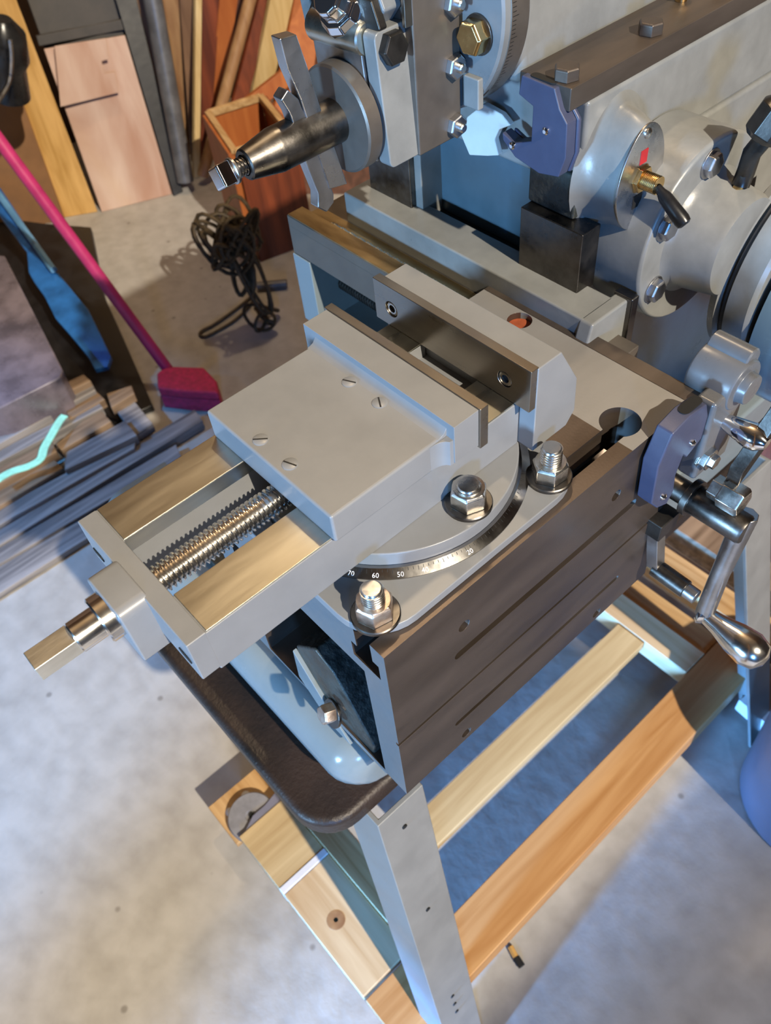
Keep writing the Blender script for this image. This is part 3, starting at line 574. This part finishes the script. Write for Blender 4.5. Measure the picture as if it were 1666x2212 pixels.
G1 = Vector((110.0, 262.0, -191.4)); gdv = G1-ARM1; gL = gdv.length
build(MB().lathe(ARM1-gdv*.06, gdv, [(0, 8), (3, 10), (6, 8), (gL*.12, 7), (gL*.3, 8.5), (gL*.55, 12.5), (gL*.8, 14.5), (gL*.98, 11.5), (gL*1.06, 4)], 32), 'grip', 'bright_steel', cr, 0, 60, label='polished steel grip')
# second bent handle below the table
c2 = thing('feed_handle', (0, 268, -150), 'bent square-bar feed handle below the table corner', 'handle')
A0 = Vector((1.5, 255.0, -112.0)); A1 = Vector((10.1, 255.0, -161.8)); A2 = Vector((48.1, 255.0, -163.2))
build(MB().box(A0.x-14, A0.x+10, 246, 268, A0.z-9, A0.z+8), 'handle_block', 'black_oxide', c2, 1)
build(MB().tube([A0, A1+Vector((0,0,2))], 7, 4), 'handle_bar', 'tool_steel', c2, 0.6)
build(MB().tube([A1, A1+(A2-A1)*.75], 7.5, 10), 'handle_sleeve', 'dark_steel', c2, 0.4, 50)
build(MB().tube([A1+(A2-A1)*.75, A2], 6, 12), 'handle_tip', 'tool_steel', c2, 0.4, 50)

# ================================================================== stand and dolly
st = thing('machine_stand', (-235, 250, -900), 'steel stand with a dark rounded tray top and grey angle-iron legs', 'stand')
tr_ = build(MB().prism('z', rr(-416, -54, -54, 620, 38, 8), -326, -299), 'tray', 'tray_iron', st, 7, 35, 4, label='dark rusty rounded tray')
def leg(top, bot, sx, sy, w=46, t=5):
    a = Vector(top); b = Vector(bot); m_ = MB()
    for c_, in ((0,),):
        L_ = [(0, 0), (-sx*w, 0), (-sx*w, -sy*t), (-sx*t, -sy*t), (-sx*t, -sy*w), (0, -sy*w)]
        m_.loft([[(p.x+u, p.y+v, p.z) for u, v in L_] for p in (a, b)])
    return m_
lt = [((-40, -8, -322), (86, -52, -900), 1, -1), ((-430, -8, -322), (-556, -52, -900), -1, -1), ((-40, 570, -322), (86, 640, -900), 1, 1), ((-430, 570, -322), (-556, 640, -900), -1, 1)]
for tp_, bt_, sx, sy in lt[:1]+lt[2:]:
    lg = build(leg(tp_, bt_, sx, sy, 52 if sx > 0 else 46), 'leg', 'leg_paint', st, 1.2)
    if (sx, sy) == (1, -1):
        for k in (.05, .30, .64, .675, .71):
            p = Vector(tp_)+(Vector(bt_)-Vector(tp_))*k
            build(MB().cyl((p.x-1, p.y+24, p.z), (p.x+1.0, p.y+24, p.z), 2.6, 14), 'bolt_hole', 'void_black', lg, 0)

dl = thing('wooden_dolly', (-190, 300, -900), 'rough timber dolly frame of pine boards under the machine stand', 'dolly')
def brd(x0, x1, y0, y1, z0, z1, m_, name='board', bev=1.5): return build(MB().box(x0, x1, y0, y1, z0, z1), name, m_, dl, bev)
brd(-40, 26, -4, 690, -848, -800, 'pine_y')
brd(-168, -117, 100, 566, -818, -800, 'pale_pine_y')
brd(-260, -41, 568, 616, -838, -799, 'pale_pine_x'); brd(-300, -42, 618, 660, -838, -806, 'pine_x')
brd(-330, 120, 694, 742, -836, -796, 'pine_x')
brd(-312, -41, -4.5, 36, -822, -797, 'pine_x')
brd(-318, -223, -84, -5, -822, -800, 'pale_pine_y'); brd(-212, -48, -84, -5, -822, -800, 'pale_pine_x'); brd(-44, 30, -84, -5, -822, -801, 'pine_y')
build(MB().box(-222.5, -212.5, -84, -5, -834, -798), 'metal_strip', 'white_paint', dl, 1)
kn = build(MB().lathe((-140, -52, -800.4), (0,0,1), [(0, 13), (0.5, 12.5), (0.7, 8), (0.4, 3)], 20), 'wood_knot', 'tan_wood', dl, 0)
brd(-420, 60, 780, 830, -840, -790, 'brown_plank')
ply = brd(-396, -322, -92, 6, -838, -826, 'pine_x', 'plywood_pad', 1)
for x, y in ((-368, -72), (-372, -40)): build(MB().lathe((x, y, -826), (0,0,1), [(0, 6.5), (1.2, 6), (1.6, 2)], 18), 'screw', 'white_paint', ply, 0, 40)
cw = build(MB().lathe((-334, -52, -826), (.0, -.1, 1), [(0, 33), (3, 35), (15, 35), (18, 33), (18, 8), (16, 7)], 48), 'caster_wheel', 'grey_rubber', dl, 0, 35, label='grey caster wheel')
build(MB().lathe((-334, -52, -809), (0, -.1, 1), [(0, 4), (2, 4), (2, 2)], 12), 'axle', 'void_black', cw, 0)
build(MB().prism('z', [(-330, -52), (-318, -76), (-300, -72), (-290, -40), (-318, 6), (-336, 0), (-330, -30)], -812, -802), 'caster_fork', 'lilac_paint', cw, 1.5)
for x, y in ((6, 30), (0, 640), (-360, 640)):
    w_ = build(MB().cyl((x-10, y, -868), (x+10, y, -868), 31, 24, 3), 'caster_wheel', 'black_rubber', dl, 0, 40)
    build(MB().box(x-16, x+16, y-22, y+22, -846, -838), 'caster_plate', 'dark_steel', w_, 1)
build(MB().cyl((-334, -66, -869), (-334, -46, -869), 30, 24, 3), 'caster_wheel', 'black_rubber', dl, 0, 40)
# things to the right of the dolly
build(MB().lathe([198.8, 589.5, -720.0], (0,0,1), [(-180, 100), (-176, 112), (80, 118), (104, 108), (116, 80), (118, 10)], 48), 'metal_drum', 'lilac_paint', None, 0, 40, label='lilac-grey rounded metal drum at the right edge of the picture', cat='drum')
build(MB().slab([(32.9, 615.2, -850.0), (35.4, 631.3, -850.0), (118.6, 634.1, -850.0), (136.3, 604.9, -850.0)], 30, (0,0,1)), 'shelf_board', 'white_paint', None, 1.5, label='board with a white edge running off beside the lilac drum', cat='board')
mr = thing('red_sheet', (-150, 960, -900), 'red painted sheet leaning low behind the timber dolly', 'panel')
build(MB().add([(-420, 880, -898), (260, 880, -898), (260, 990, -300), (-420, 990, -300), (-420, 892, -898), (260, 892, -898), (260, 1002, -300), (-420, 1002, -300)], [(0,1,2,3),(7,6,5,4),(0,4,5,1),(1,5,6,2),(2,6,7,3),(3,7,4,0)]), 'sheet', 'red_wood', mr, 1)
pc = thing('pencil_stub', (40.7, 106.0, -900.0), 'short yellow pencil stub with a black end lying on the concrete', 'pencil')
p0, p1, p2 = Vector((25.1, 108.7, -895.0)), Vector((39.2, 104.6, -895.0)), Vector((52.3, 102.2, -895.0))
build(MB().tube([p0, p1], 4.5, 6), 'barrel', 'yellow_pine', pc, 0); build(MB().tube([p1, p2], 5, 8), 'black_end', 'ink', pc, 0.5)

# ================================================================== things against the wall and on the floor behind
def lean(quad, th, m_, label, cat, name, group='boards leaning on the wall', parent=None):
    b = MB().slab(quad, th, (1, -.3, .2))
    b.move(lambda p: (p.x, p.y, max(p.z, -899.5)))
    return build(b, name, m_, parent, 1.5, label=label, cat=cat, group=group)
lean([(-2340.6, 726.5, 213.8), (-2357.3, 741.7, 192.2), (-2167.7, 679.1, -900.0), (-2218.6, 596.5, -900.0)], 38, 'yellow_pine', 'yellow pine board leaning left of the pinkish plywood', 'board', 'pine_board')
lean([(-2397.8, 796.6, 148.6), (-2359.3, 994.0, 53.4), (-2106.1, 941.6, -900.0), (-2217.0, 711.4, -900.0)], 12, 'charcoal_board', 'charcoal panel leaning behind the pinkish plywood', 'panel', 'charcoal_board')
lean([(-2267.0, 724.8, -471.4), (-2193.4, 958.8, -484.2), (-2198.5, 959.1, -459.7), (-2271.0, 727.8, -447.8)], 22, 'charcoal_board', 'charcoal cross rail above the pinkish plywood', 'board', 'charcoal_rail')
lean([(-2243.3, 725.9, -473.1), (-2177.3, 932.7, -489.0), (-2074.9, 884.5, -900.0), (-2156.3, 685.4, -900.0)], 9, 'plywood', 'large pinkish plywood offcut leaning on the charcoal panel', 'plywood', 'plywood_board')
nq = [(-2203.2, 742.0, -461.9), (-2162.2, 869.1, -473.5), (-2155.6, 858.1, -521.4), (-2161.6, 838.4, -521.2), (-2157.0, 832.4, -551.8), (-2148.5, 859.0, -553.9), (-2140.8, 850.4, -603.4), (-2189.2, 693.6, -599.1)]
build(MB().plate(nq, 9, (.94,-.28,.2)), 'plywood_offcut', 'plywood', None, 0.8, label='small notched plywood offcut hung over the larger plywood', cat='plywood')
lean([(-2301.2, 572.3, -418.8), (-2262.9, 625.1, -525.8), (-2201.8, 584.6, -900.0), (-2353.1, 384.5, -900.0)], 20, 'cardboard', 'brown cardboard sheet leaning left of the pine board', 'cardboard', 'cardboard_sheet')
SB = [
 (((250,0),(296,0),(396,415),(376,425)), 10, 'black_sheet', 'black strip standing for the shaded gap right beside the plywood', 'gap_strip'),  # shade between the boards, put in as a black strip
 (((292,0),(314,0),(398,372),(386,376)), 0, 'brown_wood', 'narrow brown strip left of the grey pipe', 'wood_strip'),
 (((350,0),(388,0),(424,330),(408,335)), 10, 'tan_wood', 'tan strip standing right of the grey pipe', 'wood_strip'),
 (((388,0),(424,0),(426,345),(414,350)), 25, 'brown_wood', 'dull brown strip left of the thin yellow lath', 'wood_strip'),
 (((423,0),(437,0),(432,384),(420,386)), 60, 'cream_wood', 'thin upright yellow lath in the middle of the stacked strips', 'lath'),
 (((437,0),(476,0),(452,350),(434,355)), 20, 'red_wood', 'dark red plank right of the yellow lath', 'plank'),
 (((474,0),(514,0),(470,330),(446,340)), 30, 'orange_board', 'orange-red plank in the stack right of the yellow lath', 'plank'),
 (((508,0),(530,0),(474,340),(464,345)), 8, 'dark_wood', 'dark maroon strip behind the tan pole', 'wood_strip'),
 (((560,0),(592,0),(500,350),(470,355)), 10, 'red_wood', 'deep red plank right of the tan pole', 'plank'),
 (((584,0),(634,0),(560,330),(520,335)), 40, 'cream_wood', 'cream board leaning right next to the tool head', 'board'),
 (((636,0),(700,0),(640,420),(560,420)), 0, 'orange_board', 'broad orange-red sheet behind the tool head', 'sheet'),
 (((700,0),(900,0),(840,420),(640,420)), -40, 'dark_wood', 'dark brown sheet far behind the tool head', 'sheet')]
SBQ = [[(-2358.6, 1020.0, 73.2), (-2321.8, 1090.3, 50.0), (-2059.2, 914.7, -900.0), (-2058.8, 881.0, -900.0)], [(-2213.6, 1014.9, -261.3), (-2203.1, 1042.8, -268.9), (-2159.5, 983.0, -900.0), (-2163.9, 965.1, -900.0)], [(-2096.6, 1076.0, 22.4), (-2072.3, 1140.9, 2.6), (-2234.1, 1077.7, -900.0), (-2240.8, 1053.4, -900.0)], [(-2085.8, 1170.9, 11.6), (-2057.8, 1235.8, -7.4), (-2193.4, 1054.4, -900.0), (-2195.2, 1034.3, -900.0)], [(-2093.2, 1273.5, 14.4), (-2091.0, 1291.9, 7.2), (-2090.6, 996.7, -900.0), (-2099.8, 982.1, -900.0)], [(-2090.1, 1280.2, -17.2), (-2066.1, 1348.6, -38.2), (-2149.7, 1071.4, -900.0), (-2158.7, 1045.6, -900.0)], [(-2018.9, 1323.0, -31.0), (-1988.7, 1380.0, -52.6), (-2178.1, 1123.0, -900.0), (-2181.9, 1082.4, -900.0)], [(-2060.7, 1418.8, -63.0), (-2041.1, 1455.1, -75.2), (-2148.1, 1109.7, -900.0), (-2147.7, 1091.4, -900.0)], [(-2043.9, 1557.5, -90.6), (-2038.8, 1601.2, -108.8), (-2092.6, 1117.8, -900.0), (-2115.9, 1080.5, -900.0)], [(-1984.0, 1503.8, -85.0), (-1975.3, 1583.4, -113.2), (-2069.9, 1210.4, -900.0), (-2105.4, 1163.0, -900.0)], [(-2120.3, 1548.3, -387.3), (-2111.1, 1636.8, -412.6), (-1777.1, 1132.8, -900.0), (-1864.5, 1059.9, -900.0)], [(-2154.2, 1668.5, -430.6), (-2095.6, 1987.3, -515.2), (-1564.0, 1310.4, -900.0), (-1777.1, 1132.8, -900.0)]]
for (q_, off, m_, lab, nm), qd in zip(SB, SBQ): lean(qd, 16, m_, lab, nm.split('_')[-1], nm)
gp = [(-2134.0, 1020.5, -418.9), (-2055.0, 928.4, -870.0)]
g0, g1 = Vector(gp[0]), Vector(gp[1]); g0 = g0+(g0-g1)
build(MB().tube([g0, g1], 26, 20), 'grey_pipe', 'grey_pipe', None, 0, 40, label='grey plastic pipe leaning between the brown strips', cat='pipe', group='boards leaning on the wall')
pp = [(-2022.7, 1252.9, -464.5), (-2048.7, 986.8, -875.0)]
g0, g1 = Vector(pp[0]), Vector(pp[1]); g0 = g0+(g0-g1)
build(MB().tube([g0, g1], 17, 14), 'wooden_pole', 'tan_wood', None, 0, 40, label='round tan pole leaning across the red planks', cat='pole', group='boards leaning on the wall')
lean([(-1932.9, 1017.8, -685.3), (-1874.6, 1273.7, -593.2), (-1865.2, 1273.5, -638.3), (-1925.6, 1013.6, -726.4)], 25, 'orange_board', 'orange brace board lying across the stack below the tool post', 'board', 'brace_board')
# red crate behind the tool post
ct = thing('red_crate', (-1561.4, 885.0, -900.0), 'open orange-red wooden crate standing behind the brown tangle', 'crate')
A = Vector((-1819.2, 934.7, -900.0)); B = Vector((-1590.8, 859.5, -900.0)); Cc = Vector((-1555.6, 1006.3, -900.0))
up = Vector((0, 0, 300))
def side(a, b, t_, m_): 
    n_ = (b-a).cross(Vector((0,0,1))).normalized()*t_
    return MB().add([a, b, b+n_, a+n_, a+up, b+up, b+n_+up, a+n_+up], [(3,2,1,0),(4,5,6,7),(0,1,5,4),(1,2,6,5),(2,3,7,6),(3,0,4,7)])
D = A+(Cc-B)
for a_, b_, m_ in ((A, B, 'orange_board'), (B, Cc, 'red_wood'), (D, A, 'orange_board'), (Cc, D, 'red_wood')):
    s_ = build(side(a_, b_, 16, m_), 'side_board', m_, ct, 1)
    build(MB().tube([a_+up, b_+up], 11, 4), 'rim_strip', 'pine_x', s_, 0.5)
# brown tangle of cord
tg_ = thing('cord_tangle', (-1498.4, 769.0, -900.0), 'brown tangle of old cord hanging in a clump on the floor', 'cord')
c0 = Vector([-1338.4, 678.5, -775.0])
rnd = random.Random(3)
nrm = Vector((.957, -.29, 0)); tan = Vector((.29, .957, 0))
def clump(cen, ru, rz, n_, seedr, r_):
    pts = []
    ph = [rnd.random()*6.28 for _ in range(6)]
    for i in range(n_):
        t = i*.27
        rad = .55+.45*math.sin(t*.31+ph[0])
        pts.append(cen+tan*ru*rad*math.cos(t*1.0+ph[1]+.6*math.sin(t*.17))+Vector((0,0,1))*rz*rad*math.sin(t*1.37+ph[2])+nrm*40*math.sin(t*.71+ph[3]))
    return pts
for cen, ru, rz, n_ in ((c0+Vector((0,0,142))-tan*14, 66, 66, 200), (c0+Vector((0,0,118))-tan*30, 60, 60, 160), (c0+Vector((0,0,30))+tan*2, 34, 90, 150), (c0+Vector((0,0,-85))+tan*14, 48, 26, 100), (c0+Vector((0,0,150))+tan*8, 46, 60, 130)):
    build(MB().tube([Vector((p.x, p.y, max(p.z, -896))) for p in clump(cen, ru, rz, n_, 1, 4)], 4.6, 6), 'cord_coil', 'rope_brown', tg_, 0, 60)
lp = [Vector(p) for p in [(-1462.3, 744.1, -895.0), (-1447.5, 674.9, -895.0), (-1439.4, 611.9, -895.0), (-1441.0, 573.6, -895.0), (-1431.5, 560.4, -895.0), (-1415.4, 567.7, -895.0), (-1411.9, 607.3, -895.0), (-1414.7, 659.0, -895.0), (-1434.7, 716.9, -895.0), (-1462.3, 754.6, -895.0)]]
def smooth(pts, k=4):
    out = []
    for i in range(len(pts)-1):
        p0_, p1_, p2_, p3_ = pts[max(i-1,0)], pts[i], pts[i+1], pts[min(i+2, len(pts)-1)]
        for j in range(k):
            t = j/k; out.append(.5*((2*p1_)+(p2_-p0_)*t+(2*p0_-5*p1_+4*p2_-p3_)*t*t+(3*p1_-p0_-3*p2_+p3_)*t**3))
    return out+[pts[-1]]
build(MB().tube(smooth(lp), 4.0, 8), 'cord_loop', 'rope_brown', tg_, 0, 60)
build(MB().tube([(-1477.3, 772.3, -886.0), (-1426.8, 832.8, -886.0)], 11, 8), 'plug', 'grey_pipe', tg_, 2)
# broom
bh = thing('push_broom', (-1295.9, 426.7, -900.0), 'magenta long-handled broom lying against the plank pile', 'broom')
H0 = Vector((-1323.5, 416.3, -860.0)); H1 = Vector((-1533.5, 327.2, -330.0)); H1 = H1+(H1-H0)*.35
build(MB().tube([H0, H1], 13, 14), 'handle', 'pink_plastic', bh, 0, 40)
hq = [(-1321.0, 384.5, -838.0), (-1323.6, 403.6, -838.0), (-1314.3, 423.0, -838.0), (-1256.5, 471.8, -838.0), (-1194.3, 465.4, -838.0), (-1159.4, 444.1, -838.0), (-1217.7, 396.0, -838.0), (-1274.2, 358.0, -838.0)]
build(MB().plate(hq, 24, (0,0,1)), 'head', 'pink_fibre', bh, 6, 40, 3)
build(MB().plate([Vector(p)-Vector((0,0,24))+Vector((0,0,0)) for p in hq], 36, (0,0,1)), 'bristles', 'pink_fibre', bh, 2)
# blue plastic length, black bag, weathered panel
bq = [(-2212.4, 434.5, -726.5), (-2185.2, 449.3, -727.2), (-1763.4, 386.4, -770.6), (-1589.2, 372.5, -790.3), (-1421.5, 331.5, -814.8), (-1402.9, 309.0, -820.1), (-1418.2, 284.3, -821.5), (-1463.0, 293.5, -814.8), (-1555.0, 298.9, -803.3), (-1624.6, 301.6, -795.1), (-1710.6, 320.5, -783.6), (-1773.1, 327.2, -776.4), (-1816.5, 335.6, -771.1), (-1885.8, 369.0, -760.8), (-2141.3, 397.7, -735.6)]
bl_ = thing('blue_saw', (-1866.2, 394.6, -900.0), 'long blue plastic strip with a ragged edge lying beside the broom handle', 'strip')
build(MB().plate(bq, 14, (.2,-.1,1)), 'body', 'blue_plastic', bl_, 1.5)
build(MB().tube([Vector(p)+Vector((0,0,6)) for p in [(-2184.8, 422.7, -724.9), (-2141.3, 428.7, -727.8), (-1757.4, 379.7, -767.1)]], 9, 6), 'edge', 'pale_blue_plastic', bl_, 0)
build(MB().plate([(-2385.9, 379.2, -880.0), (-2342.0, 449.0, -880.0), (-2204.2, 527.1, -880.0), (-2075.5, 611.2, -880.0), (-1741.4, 469.0, -880.0), (-1569.6, 419.8, -880.0), (-1281.9, 335.8, -880.0), (-1298.8, 248.2, -880.0), (-1472.8, 210.7, -880.0), (-1904.0, 167.5, -880.0)], 18, (0,0,1)), 'rubber_mat', 'black_sheet', None, 3, label='crumpled black sheet on the floor under the blue strip', cat='sheet')
build(MB().plate([(-2000.4, 241.7, -740.0), (-1879.7, 314.1, -740.0), (-1359.7, 206.7, -740.0), (-1343.5, 191.6, -740.0), (-1353.0, 57.0, -740.0), (-1392.8, -17.8, -740.0)], 120, (0,0,1)), 'storage_box', 'frosted_panel', None, 4, label='scuffed translucent purple-grey box top above the plank pile', cat='box')
bx = thing('black_lamp', (-2775.5, 640.6, -900.0), 'black lamp head with pale wires at the upper left corner', 'lamp')
build(MB().lathe((-1927.2, 541.7, -302.7), (-.3,-.2,-1), [(-30, 20), (0, 46), (60, 50), (80, 40), (150, 44), (160, 20)], 20), 'lamp_head', 'black_plastic', bx, 0, 40)
build(MB().tube(smooth([Vector(p) for p in [(-1833.1, 517.8, -287.9), (-1829.8, 503.2, -324.9), (-1829.2, 477.6, -364.7), (-1835.7, 434.4, -396.2)]]), 6, 8), 'wire', 'ground_steel', bx, 0)

# ---- plank pile on the floor at left (each plank on its own)
PQ = [[(-1423.5, 28.5, -800.0), (-1395.2, 250.7, -800.0), (-1362.6, 251.6, -800.0), (-1382.3, 9.9, -800.0)], [(-1398.1, 9.7, -815.0), (-1382.3, 256.4, -815.0), (-1346.3, 248.3, -815.0), (-1348.6, -12.7, -815.0)], [(-1359.9, 174.5, -826.0), (-1361.1, 250.9, -826.0), (-1317.0, 251.0, -826.0), (-1318.3, 164.0, -826.0)], [(-1354.6, -17.3, -830.0), (-1327.5, 238.9, -830.0), (-1300.8, 235.6, -830.0), (-1319.5, -33.1, -830.0)], [(-1283.8, 107.3, -838.0), (-1318.5, 230.6, -838.0), (-1257.1, 228.7, -838.0), (-1259.5, 107.9, -838.0)], [(-1310.4, -40.2, -836.0), (-1301.9, 106.4, -836.0), (-1260.8, 98.5, -836.0), (-1266.7, -59.9, -836.0)], [(-1255.4, 111.2, -846.0), (-1246.0, 254.2, -846.0), (-1185.8, 249.0, -846.0), (-1209.6, 87.1, -846.0)], [(-1342.8, 266.4, -836.0), (-1324.5, 320.8, -836.0), (-1295.1, 310.7, -836.0), (-1294.1, 250.6, -836.0)], [(-1303.7, 260.2, -856.0), (-1297.7, 304.8, -856.0), (-1202.4, 295.5, -856.0), (-1200.0, 249.1, -856.0)], [(-1267.3, -67.5, -852.0), (-1277.6, 84.7, -852.0), (-1225.5, 88.5, -852.0), (-1225.2, -86.5, -852.0)], [(-1234.2, -87.3, -862.0), (-1203.7, 253.8, -862.0), (-1173.5, 228.9, -862.0), (-1189.8, -107.3, -862.0)], [(-1195.1, -109.8, -872.0), (-1189.9, 391.9, -872.0), (-1145.8, 385.0, -872.0), (-1149.9, -130.3, -872.0)], [(-1150.7, -132.8, -878.0), (-1132.8, 304.1, -878.0), (-1094.1, 293.6, -878.0), (-1112.5, -150.1, -878.0)], [(-1113.3, -152.7, -884.0), (-1092.5, 184.0, -884.0), (-1046.1, 167.3, -884.0), (-1050.5, -181.0, -884.0)]]
PL_ = ['brown plank on top of the pile under the scuffed box', 'long grey plank second from the top of the pile', 'short dark plank end beside the second grey plank', 'thin grey lath above the mint strap', 'dark narrow offcut right of the mint strap top', 'short brown plank left of the mint strap', 'wide pale grey plank piece right of the mint strap', 'pinkish offcut end near the broom head', 'blue-grey plank end beyond the wide pale piece', 'brown plank crossed by the mint strap', 'ridged blue-grey plank below the mint strap', 'long blue-grey plank reaching towards the vise', 'dark blue-grey plank second from the floor side', 'lowest grey plank along the front of the pile']
PM = ['brown_plank', 'grey_plank', 'brown_plank', 'grey_plank', 'brown_plank', 'brown_plank', 'grey_plank', 'brown_plank', 'grey_plank', 'brown_plank', 'grey_plank', 'grey_plank', 'grey_plank', 'grey_plank']
for q, lab, m_ in zip(PQ, PL_, PM):
    zt = q[0][2]
    build(MB().slab(q, min(24, zt+899), (0,0,1)), 'plank', m_, None, 1.5, label=lab, cat='plank', group='planks piled at the left')
sp_ = [Vector(p) for p in [(-1252.7, -47.3, -818.0), (-1255.7, -4.8, -818.0), (-1242.5, 32.8, -818.0), (-1243.3, 60.7, -818.0), (-1267.4, 81.4, -818.0), (-1291.3, 111.0, -818.0), (-1315.9, 141.4, -818.0), (-1325.3, 159.8, -818.0)]]
rib = MB(); sm = smooth(sp_, 4); wv = []
for i, p in enumerate(sm):
    t = (sm[min(i+1, len(sm)-1)]-sm[max(i-1, 0)]).normalized(); s_ = t.cross(Vector((0,0,1))).normalized(); wv.append([p+s_*9+Vector((0,0,2)), p-s_*9+Vector((0,0,2)), p-s_*9, p+s_*9])
rib.loft(wv); build(rib, 'plastic_strap', 'mint_strap', None, 0, 40, label='mint green plastic strap lying across the planks', cat='strap')
